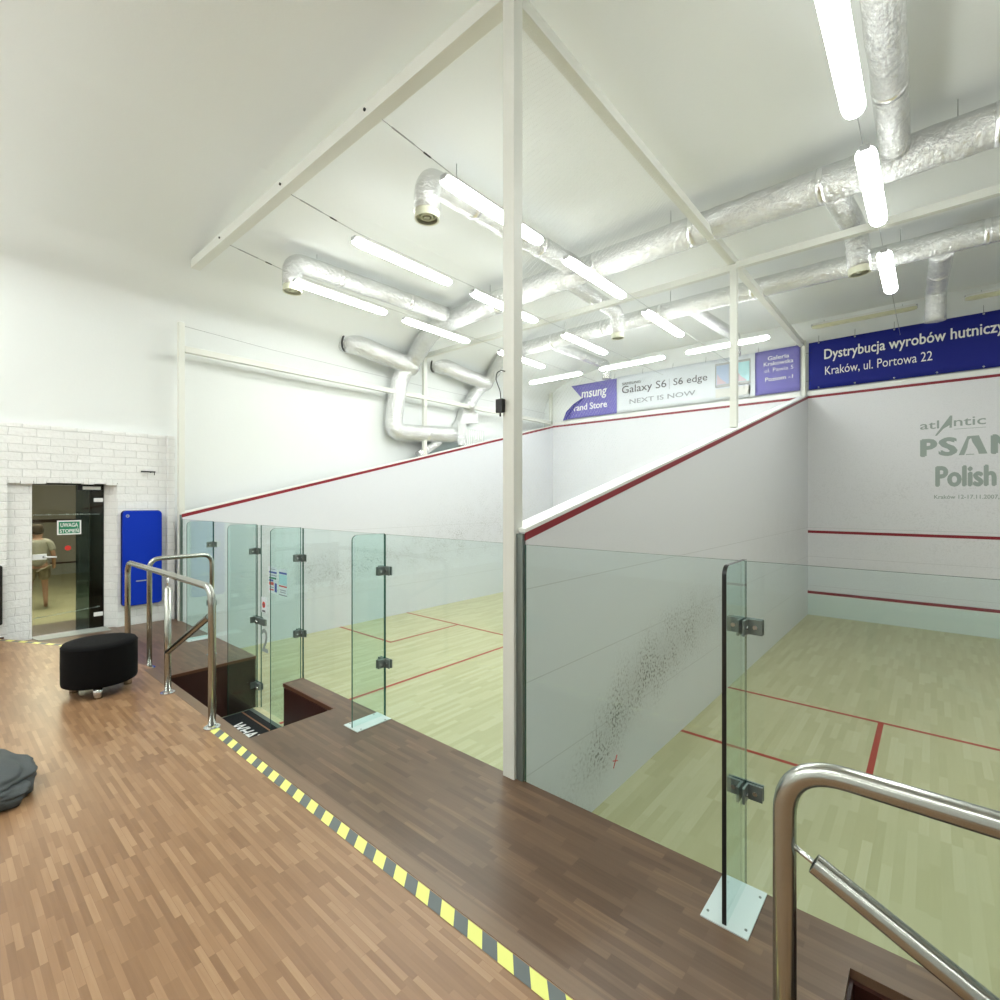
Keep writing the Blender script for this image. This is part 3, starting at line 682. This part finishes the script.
panel(gw, .004, 1.324); panel(gw, 1.329, 2.648); panel(gw, 3.66, 6.3)
fin(gw, 1.325, ZP, edge='dkedge'); fin(gw, 2.70, .004, False, (1.825, 1.05, .27)); fin(gw, 3.72, .004, False, (1.825, 1.05, .27))
panel(gw, 2.653, 3.655, .03, GZ, 'glass_door')
gw2 = thing('glass_screen', (-3, GY, 0), 'green tinted glass back wall of the left court with the number 2 door', 'glass wall')
panel(gw2, XL+.005, -5.302); panel(gw2, -5.297, -3.965); panel(gw2, -2.885, -1.502); panel(gw2, -1.497, -.152)
fin(gw2, -5.30, ZP); fin(gw2, -3.975, .004, False, (1.825,)); fin(gw2, -2.925, .004, False, (1.825, 1.05)); fin(gw2, -1.50, ZP)
dr = panel(gw2, -3.86, -2.895, .03, GZ, 'glass_door')
for z in (1.03, .27):
    q = MB(); q.box(-4.03, -3.96, GY-.012, GY-.001, z-.036, z+.036); q.box(-4.03, -3.84, GY+GT, GY+GT+.01, z-.036, z+.036); q.box(-3.93, -3.70 if z > 1 else -3.84, GY-.03, GY-.001, z-.036, z+.036)
    q.box(-3.975, -3.96, GY-.07, GY-.001, z-.036, z+.036)
    MB_ = q.build('door_lock' if z > 1 else 'clamp', 'clamp', gw2, bevel=.003)
    MB().tube([(-3.86, GY-.03, z-.005), (-3.86, GY-.06, z-.005)], .018, 12).build('lock_knob' if z > 1 else 'bolt', 'chrome', MB_)
MB().box(-3.955, -3.865, GY, GY+GT, 0.01, GZ).build('glass_panel', 'glass', gw2)
text('door_number', '2', (-3.825, GY-.002, .69), X, Z, .165, .265, 'sage', dr, bold=.025)
def notice(x0, x1, z0, z1, bars, lb, base='white'):
    t = thing('notice', ((x0+x1)/2, GY-.003, z0), lb, 'notice')
    flat('sheet', x0, x1, z0, z1, GY-.0022, base, t, .001)
    for (a, b_, c_, d, m_) in bars:
        flat('print', x0+(x1-x0)*a, x0+(x1-x0)*b_, z0+(z1-z0)*c_, z0+(z1-z0)*d, GY-.0034, m_, t, .0006)
    return t
notice(-3.645, -3.445, 1.385, 1.675, [(.05, .95, .76, .83, 'bluep'), (.05, .95, .66, .70, 'lightink'), (.05, .9, .54, .61, 'green'), (.05, .55, .44, .52, 'bluep'), (.05, .6, .30, .42, 'redp'), (.72, .97, .06, .40, 'bluep'), (.1, .6, .2, .24, 'lightink'), (.1, .6, .10, .15, 'redp'), (.2, .8, .9, .93, 'lightink')],
       'left notice with coloured blocks stuck on the glass court door', 'paleb')
notice(-3.405, -3.215, 1.385, 1.675, [(.03, .97, .80, .87, 'bluep'), (.03, .97, .40, .78, 'screen3'), (.03, .97, .32, .37, 'redp'), (.15, .85, .10, .14, 'lightink'), (.15, .85, .18, .22, 'lightink'), (.02, .98, 0, .03, 'ink')],
       'right notice with blue bar stuck on the glass court door', 'paleb')
t = notice(-3.835, -3.71, 1.135, 1.31, [(.2, .8, .05, .16, 'ink')], 'small label with a red round symbol above the door number', 'paleb')
MB().ring((-3.772, GY-.0034, 1.225), (0, -1, 0), .0, .036, .001, 20).build('red_symbol', 'redp', t)
MB().box(-3.795, -3.75, GY-.0052, GY-.0044, 1.218, 1.232).build('print', 'ink', t)

# ------------------------------------------------------------ doormat in the well
dm = thing('doormat', (-3.1, -.5, .004), 'black doormat with white letters lying in the stair well', 'doormat')
MB().box(-3.93, -2.62, -.93, -.075, .004, .014).build('pile', 'matpile', dm, bevel=.003)
MB().box(-3.93, -2.62, -.165, -.148, .014, .0155).build('stripe', 'orange', dm)
text('lettering', 'WHATS', (-3.66, -.41, .014), X, (0, 1, 0), .62, .15, 'white', dm, bold=.035)
q = MB(); random.seed(3)
for k in range(9): q.box(-3.72+k*.075, -3.72+k*.075+random.uniform(.03, .055), -.56, -.56+random.uniform(.06, .11), .0145, .016)
q.box(-3.16, -3.08, -.13, -.10, .0145, .016)
q.build('worn_print', 'white', dm)

# ------------------------------------------------------------ handrails
R_ = .026
def flange(parent, x, y, z):
    q = MB(); q.ring((x, y, z), (0, 0, 1), 0, .055, .008, 24); q.ring((x, y, z+.008), (0, 0, 1), R_, .036, .012, 24); q.build('base_flange', 'chrome', parent, bevel=0)
def stair_rail(xa, s, far, label):
    """near post at xa, top rail running in direction s to the far post; grip tube slopes down along the stairs"""
    t = thing('handrail', (xa, -1.14, ZN), label, 'handrail')
    MB().tube([(xa, -1.14, ZN), (xa, -1.14, 1.777), (far, -1.14, 1.777), (far, -1.14, ZN)], R_, 20, corner=.13, csteps=10).build('rail', 'steel', t)
    flange(t, xa, -1.14, ZN); flange(t, far, -1.14, ZN)
    xm = xa + s*1.01
    MB().tube([(xm, -1.14, ZN), (xm, -1.14, 1.66)], R_, 20).build('middle_post', 'steel', t); flange(t, xm, -1.14, ZN)
    MB().tube([(xm, -1.14, 1.65), (xm, -1.14, 1.76)], .007, 10).build('pin', 'chrome', t)
    a = V((xa+s*.062, -1.14, 1.554)); e = V((xm+s*.0, -1.14, 1.554-.475*(abs(xm-xa)-.062)))
    MB().tube([a, e], R_*.92, 20, caps=False).ring(a, (e-a).normalized(), R_*.72, R_*.92, .002, 20).build('grip_tube', 'steel', t)
    MB().tube([a+V((s*.012, 0, -.006)), a+V((s*.004, 0, -.002))], R_*.75, 20).build('tube_plug', 'clamp', t)
    MB().tube([(xa+s*.02, -1.14, 1.576), a+V((s*.03, 0, -.014))], .0065, 10).build('pin', 'chrome', t)
    return t
stair_rail(-2.0, -1, -4.30, 'stainless handrail with sloping tube beside the left stair well')
stair_rail(1.722, 1, 4.05, 'large stainless handrail with sloping tube at the bottom right corner')
t = thing('handrail', (-4.42, -.92, ZP), 'stainless U shaped guard rail across the left end of the stair well', 'handrail')
MB().tube([(-4.42, -.92, ZP), (-4.42, -.92, 1.78), (-4.42, -.30, 1.78), (-4.42, -.30, ZP)], R_*.95, 20, corner=.11, csteps=8).build('rail', 'steel', t)
flange(t, -4.42, -.92, ZP); flange(t, -4.42, -.30, ZP)

# ------------------------------------------------------------ hazard tape
def hazard(pts, w_, per, label, z=ZN+.0022, lift=.0008):
    t = thing('hazard_tape', (*pts[0], z), label, 'floor tape')
    vs = []; fs = []; mi = []; k = 0; sk = 1 if pts[-1][0] > 0 else 0
    for a, b_ in zip(pts, pts[1:]):
        a = V((*a, z)); b_ = V((*b_, z)); d = (b_-a).normalized(); nn = V((-d.y, d.x, 0)); L = (b_-a).length; n_ = max(1, round(L/(per/2)))
        for j in range(n_+1):
            p_ = a+d*(L*j/n_); vs += [p_-nn*w_/2+d*.028*sk-V(t.location), p_+nn*w_/2-d*.028*sk-V(t.location)]
            if j: o_ = len(vs)-4; fs.append((o_, o_+2, o_+3, o_+1)); mi.append(k % 2); k += 1
    me = bpy.data.meshes.new('strip'); me.from_pydata(vs, [], fs); me.materials.append(M['yellow']); me.materials.append(M['grey'])
    for p_, m_ in zip(me.polygons, mi): p_.material_index = m_
    bm = bmesh.new(); bm.from_mesh(me); bmesh.ops.remove_doubles(bm, verts=bm.verts, dist=.0001); bmesh.ops.recalc_face_normals(bm, faces=bm.faces)
    if sum(f.normal.z for f in bm.faces) < 0: bmesh.ops.reverse_faces(bm, faces=bm.faces)
    bm.to_mesh(me); bm.free()
    o = bpy.data.objects.new('strip', me); COL.objects.link(o); o.parent = t
    return t
hazard([(-1.97, -1.142), (1.70, -1.142)], .062, .152, 'yellow and grey striped tape along the floor step edge')
hazard([(-4.75, -1.27), (-5.585, -1.49), (-6.41, -1.925), (-6.80, -2.18)], .045, .20, 'yellow dashed tape on the floor in front of the glass door')

# ------------------------------------------------------------ ottoman
ot = thing('ottoman', (-3.55, -1.50, ZN), 'round black fabric ottoman on short chrome feet by the handrail', 'ottoman')
cx, cy = -3.52, -1.51
def disc_profile(prof_, seg=48):
    vs = []; 
    for r_, z in prof_:
        for k in range(seg):
            a = 2*math.pi*k/seg; vs.append((cx+r_*math.cos(a), cy+r_*math.sin(a), z))
    n_ = len(prof_); fs = [(i*seg+k, i*seg+(k+1) % seg, (i+1)*seg+(k+1) % seg, (i+1)*seg+k) for i in range(n_-1) for k in range(seg)]
    fs += [tuple(range(seg))[::-1], tuple(range((n_-1)*seg, n_*seg))]
    return vs, fs
RO = .267
q = MB(); q.add(*disc_profile([(RO*.93, ZN+.092), (RO*.985, ZN+.10), (RO, ZN+.12), (RO*1.005, ZN+.25), (RO, ZN+.40), (RO*.985, ZN+.425), (RO*.95, ZN+.44), (RO*.7, ZN+.448), (RO*.3, ZN+.45)]), smooth=True); q.build('upholstery', 'fabric', ot)
q = MB(); q.add(*disc_profile([(RO*.992, ZN+.412), (RO*1.008, ZN+.417), (RO*.992, ZN+.422)]), smooth=True); q.build('piping', 'fabric', ot)
for dg_ in (-129, -15, 96):
    a = math.radians(dg_); x, y = cx+.205*math.cos(a), cy+.205*math.sin(a)
    q = MB(); q.tube([(x, y, ZN), (x, y, ZN+.097)], .032, 20); q.build('foot', 'chrome', ot)

# ------------------------------------------------------------ blue exercise mat, hook, dark board on the brick wall
bm_ = thing('exercise_mat', (-6.80, -.43, .88), 'blue rounded exercise mat hanging on the white brick wall', 'exercise mat')
def rrect(y0, y1, z0, z1, r, k=6):
    P = []
    for (cy_, cz_, a0) in ((y1-r, z1-r, 0), (y0+r, z1-r, 90), (y0+r, z0+r, 180), (y1-r, z0+r, 270)):
        for j in range(k+1):
            a = math.radians(a0+90*j/k); P.append((cy_+r*math.cos(a), cz_+r*math.sin(a)))
    return P
q = MB(); q.prism(rrect(-.655, -.175, .89, 2.262, .05), 'x', -6.815, -6.745); q.build('pad', 'blue', bm_, bevel=.012)
q = MB(); q.prism(rrect(-.665, -.170, .885, 2.268, .05), 'x', -6.828, -6.80); q.build('backing', 'navy', bm_, bevel=.004)
MB().box(-6.744, -6.740, -.50, -.30, 1.235, 1.25).build('pale_strap', 'sage', bm_)
MB().ring((-6.744, -.60, 2.19), (1, 0, 0), .010, .022, .001, 16).build('logo_mark', 'sage', bm_)
hk = thing('wall_hook', (-6.83, -.34, 2.84), 'small black hook bar on the brick wall above the blue mat', 'hook')
MB().tube([(-6.79, -.43, 2.84), (-6.79, -.25, 2.84)], .010, 8).build('bar', 'black', hk)
MB().tube([(-6.835, -.30, 2.83), (-6.79, -.30, 2.84)], .008, 8).build('bracket', 'black', hk)
MB().tube([(-6.79, -.26, 2.83), (-6.79, -.26, 2.79)], .005, 8).build('stub', 'black', hk)
db = MB(); db.prism(rrect(-2.75, -1.875, .86, 1.60, .02), 'x', -6.825, -6.78)
tag(db.build('dark_board', 'black', bevel=.004), 'dark board cut by the left edge, fixed on the brick wall', 'board')
struct(MB().box(-6.835, -6.818, YB, -1.86, ZP, .70).build('baseboard_left', 'mahog'))

# ------------------------------------------------------------ glass door of the lobby and what is behind
XD = -6.98
d1 = bpy.data.objects.new('door_1', None); COL.objects.link(d1); d1.location = (XD, -1.2, ZP); d1['kind'] = 'structure'
MB().box(XD-.008, XD, -1.593, -.84, .62, 2.62).build('door_glass', 'smoke', d1)
MB().box(XD-.03, XD+.005, -1.60, -.82, 2.625, 2.66).build('door_frame', 'black', d1)
q = MB(); q.box(XD, XD+.016, -1.583, -1.44, 1.625, 1.70); o = q.build('door_lock', 'whitepl', d1, bevel=.008)
MB().tube([(XD+.016, -1.46, 1.66), (XD+.055, -1.46, 1.66), (XD+.055, -1.345, 1.652)], .010, 10, corner=.015).build('door_handle', 'whitepl', d1)
MB().ring((XD+.017, -1.47, 1.66), (1, 0, 0), .004, .014, .002, 14).build('key_rose', 'ink', d1)
for z in (2.42, .80):
    q = MB(); q.box(XD, XD+.022, -.945, -.84, z-.028, z+.028); q.build('hinge', 'whitepl', d1, bevel=.008)
q = MB(); q.box(XD, XD+.04, -1.07, -.87, 2.565, 2.61); q.build('door_closer', 'whitepl', d1, bevel=.006)
q = MB(); q.box(XD, XD+.03, -1.12, -.86, 2.555, 2.622); q.build('closer_plate', 'black', d1)
sg = thing('step_warning_sign', (XD+.002, -1.21, 1.945), 'green rectangular sign with white capitals on the smoked glass door', 'sign')
MB().box(XD+.001, XD+.003, -1.335, -1.080, 1.945, 2.140).build('white_border', 'white', sg)
MB().box(XD+.003, XD+.0045, -1.318, -1.097, 1.962, 2.123).build('green_field', 'green', sg)
text('lettering', 'UWAGA', (XD+.0045, -1.300, 2.050), (0, 1, 0), Z, .185, .055, 'white', sg, bold=.025)
text('lettering', 'STOPIEŃ', (XD+.0045, -1.308, 1.972), (0, 1, 0), Z, .200, .065, 'white', sg, bold=.025)
tag(MB().ring((XD+.001, -1.222, 1.762), (1, 0, 0), 0, .034, .002, 24).build('red_sticker', 'redp'), 'round red sticker in the middle of the smoked glass door', 'sticker')
q = MB(); random.seed(11)
for (z0_, z1_) in ((2.215, 2.215), (.845, .90)):  # level row is print, slanted lower row draws the floor strip's reflection
    for k in range(38):
        y = -1.575 + k*.0186; hh = random.uniform(.006, .018)
        q.box(XD+.001, XD+.0018, y, y+random.uniform(.006, .013), z0_+(z1_-z0_)*k/37, z0_+(z1_-z0_)*k/37+hh)
q.build('marking_and_reflection', 'sage', d1)
# threshold
struct(MB().prism([(-6.99, -1.60), (-6.72, -1.55), (-6.70, -.80), (-6.99, -.82)], 'z', ZP, ZP+.008).build('trim_4', 'thresh'))
# room beyond
struct(MB().box(-19.5, -7.1, -4.5, 5.0, -.15, .0).build('floor_beyond', 'lobfloor'))
struct(MB().box(-7.9, -6.99, -4.5, 0.5, .0, .595).build('floor_beyond_landing', 'parkd'))
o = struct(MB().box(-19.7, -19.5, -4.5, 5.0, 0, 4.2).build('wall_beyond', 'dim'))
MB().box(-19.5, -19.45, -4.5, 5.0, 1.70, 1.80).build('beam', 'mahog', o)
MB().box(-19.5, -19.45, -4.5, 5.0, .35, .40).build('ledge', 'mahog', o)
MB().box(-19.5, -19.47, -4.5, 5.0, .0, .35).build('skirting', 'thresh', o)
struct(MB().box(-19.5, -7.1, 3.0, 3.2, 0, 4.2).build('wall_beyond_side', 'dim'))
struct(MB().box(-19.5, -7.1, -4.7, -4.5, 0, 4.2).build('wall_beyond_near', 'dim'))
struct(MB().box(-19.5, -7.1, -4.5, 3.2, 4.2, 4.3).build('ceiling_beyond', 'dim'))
struct(MB().box(-7.10, -7.02, -.975, -.60, ZP, 2.75).build('wall_beyond_black_panel', 'dimb'))
q = struct(MB().box(-7.14, -7.10, -1.115, -.60, .0, 2.75).build('window_1', glass_mat('grey_side_glass', (.38, .46, .50), .5)))
lm = thing('added_lamp', (-12.5, -.8, 4.2), 'unseen light panel added in the room behind the smoked glass door', 'ceiling lamp')  # unseen glowing panel added to light the room beyond
MB().box(-14, -10, -1.3, -.3, 4.14, 4.20).build('diffuser', mat('beyond_fill', (.9, .9, .9), .4, emit=17), lm)

# person seen through the smoked glass
def skinmesh(name, verts, edges, radii, material, parent, sub=2):
    me = bpy.data.meshes.new(name); me.from_pydata(verts, edges, []); o = bpy.data.objects.new(name, me); COL.objects.link(o)
    md = o.modifiers.new('skin', 'SKIN'); md.use_smooth_shade = True
    if not me.skin_vertices: me.attributes
    sv = me.skin_vertices[0].data if me.skin_vertices else None
    if sv:
        for i, r_ in enumerate(radii):
            sv[i].radius = r_ if isinstance(r_, tuple) else (r_, r_); sv[i].use_root = (i == 0)
    ms = o.modifiers.new('sub', 'SUBSURF'); ms.levels = sub; ms.render_levels = sub
    dg = bpy.context.evaluated_depsgraph_get(); dg.update(); m2 = bpy.data.meshes.new_from_object(o.evaluated_get(dg))
    bpy.data.objects.remove(o); m2.materials.clear(); m2.materials.append(M[material])
    for p_ in m2.polygons: p_.use_smooth = True
    o = bpy.data.objects.new(name, m2); COL.objects.link(o)
    if parent: o.parent = parent; 
    return o
pe = thing('person', (-13.0, -.86, .0), 'person in pale shirt and shorts standing beyond the smoked glass door', 'person')
pe.rotation_euler.z = math.radians(-90); pe.scale = (1.06, 1.06, 1.04)
# local frame: faces -Y, x sideways
bv = [(0, 0, .96), (0, 0, 1.12), (0, .01, 1.32), (0, .01, 1.44), (0, 0, 1.52), (0, -.01, 1.62), (0, -.01, 1.74),
      (.10, 0, .90), (.12, -.01, .50), (.13, .02, .10), (.14, -.10, .035), (-.10, 0, .90), (-.12, -.01, .50), (-.13, .02, .10), (-.14, -.10, .035),
      (.19, .01, 1.42), (.25, .03, 1.14), (.27, -.06, .92), (.27, -.09, .83), (-.19, .01, 1.42), (-.25, .03, 1.14), (-.27, -.06, .92), (-.27, -.09, .83), (0, -.12, 1.64), (.10, .0, 1.65), (-.10, .0, 1.65)]
be = [(0, 1), (1, 2), (2, 3), (3, 4), (4, 5), (5, 6), (0, 7), (7, 8), (8, 9), (9, 10), (0, 11), (11, 12), (12, 13), (13, 14), (3, 15), (15, 16), (16, 17), (17, 18), (3, 19), (19, 20), (20, 21), (21, 22), (5, 23), (5, 24), (5, 25)]
br_ = [(.15, .11), (.14, .10), (.16, .11), (.12, .08), .060, (.095, .11), (.085, .10), .085, .055, .038, .035, .085, .055, .038, .035, .055, .042, .032, .03, .055, .042, .032, .03, .016, .018, .018]
skinmesh('body', bv, be, br_, 'skin', pe)
skinmesh('shirt', [(0, 0, .86), (0, 0, 1.12), (0, .01, 1.34), (0, .01, 1.45), (.19, .01, 1.41), (.24, .025, 1.22), (-.19, .01, 1.41), (-.24, .025, 1.22)], [(0, 1), (1, 2), (2, 3), (3, 4), (4, 5), (3, 6), (6, 7)], [(.19, .135), (.18, .13), (.19, .13), (.12, .09), .08, .068, .08, .068], 'shirt', pe)
skinmesh('shorts', [(0, 0, 1.02), (.10, 0, .86), (.12, -.005, .60), (-.10, 0, .86), (-.12, -.005, .60)], [(0, 1), (1, 2), (0, 3), (3, 4)], [(.195, .14), .125, .10, .125, .10], 'shorts', pe)
skinmesh('hair', [(0, .045, 1.58), (0, .04, 1.68), (0, .02, 1.77), (0, .01, 1.82)], [(0, 1), (1, 2), (2, 3)], [(.09, .05), (.118, .09), (.105, .11), (.05, .05)], 'hair', pe)

# ------------------------------------------------------------ grey bag on the floor at the left edge
bg = thing('bag', (-2.35, -2.35, ZN), 'grey nylon bag slumped on the parquet at the left edge', 'bag')
def blob(cx_, cy_, hx, hy, hz, z0, ang, seed, n_=26):
    bmm = bmesh.new(); bmesh.ops.create_cube(bmm, size=2); bmesh.ops.subdivide_edges(bmm, edges=bmm.edges, cuts=14, use_grid_fill=True)
    ca, sa = math.cos(ang), math.sin(ang)
    for v in bmm.verts:
        p_ = v.co.copy(); L = (abs(p_.x)**4+abs(p_.y)**4+abs(p_.z)**4)**.25; p_ /= L
        w_ = noise.noise(V((p_.x*1.6, p_.y*2.2, p_.z*2+seed)))*.16 + noise.noise(V((p_.x*4+5, p_.y*5, p_.z*4+seed)))*.06
        crease = -.10*math.exp(-((p_.y*1.2+p_.x*.5-.1)/.07)**2) if p_.z > -.2 else 0
        s = 1+w_+crease; x, y, z = p_.x*hx*s, p_.y*hy*s, p_.z*hz*(s if p_.z > 0 else 1)
        if p_.z < -.5: z = -hz
        v.co = (cx_+x*ca-y*sa, cy_+x*sa+y*ca, z0+hz+z*(1-.25*abs(p_.x)**3))
    me = bpy.data.meshes.new('bag_body'); bmm.to_mesh(me); bmm.free()
    for p_ in me.polygons: p_.use_smooth = True
    return me
def addmesh(me, name, m_, parent):
    o = bpy.data.objects.new(name, me); COL.objects.link(o); me.materials.append(M[m_]); o.parent = parent
    for v in me.vertices: v.co -= parent.location
    return o
BAGP = []
addmesh(blob(-2.09, -2.46, .33, .31, .092, ZN, math.radians(20), 2), 'bag_body', 'bag', bg)
addmesh(blob(-1.92, -2.33, .15, .20, .055, ZN, math.radians(-15), 9), 'side_pocket', 'bag', bg)
MB().tube([(-2.16, -2.30, ZN+.185), (-2.08, -2.30, ZN+.19), (-1.98, -2.36, ZN+.18), (-1.90, -2.46, ZN+.14)], .006, 6, corner=.05).build('zip', 'bagdark', bg)
MB().tube([(-2.0, -2.16, ZN+.03), (-1.90, -2.15, ZN+.05), (-1.80, -2.24, ZN+.04)], .011, 8, corner=.05).build('strap', 'bag', bg)

# ------------------------------------------------------------ camera, world, view
cam = bpy.data.cameras.new('camera'); cam.lens = 18.0; cam.sensor_width = 36; cam.clip_start = .05
co = bpy.data.objects.new('camera', cam); COL.objects.link(co); co.location = (1.998, -2.532, 2.420); co.rotation_euler = (math.pi/2, 0, .7132)
S.camera = co
wd = bpy.data.worlds.new('world'); S.world = wd; wd.use_nodes = True
wd.node_tree.nodes['Background'].inputs[0].default_value = (.9, .95, 1, 1); wd.node_tree.nodes['Background'].inputs[1].default_value = .3
S.view_settings.view_transform = 'Standard'; S.view_settings.look = 'None'; S.view_settings.gamma = 1; S.view_settings.exposure = 1.0
S.view_settings.use_curve_mapping = False
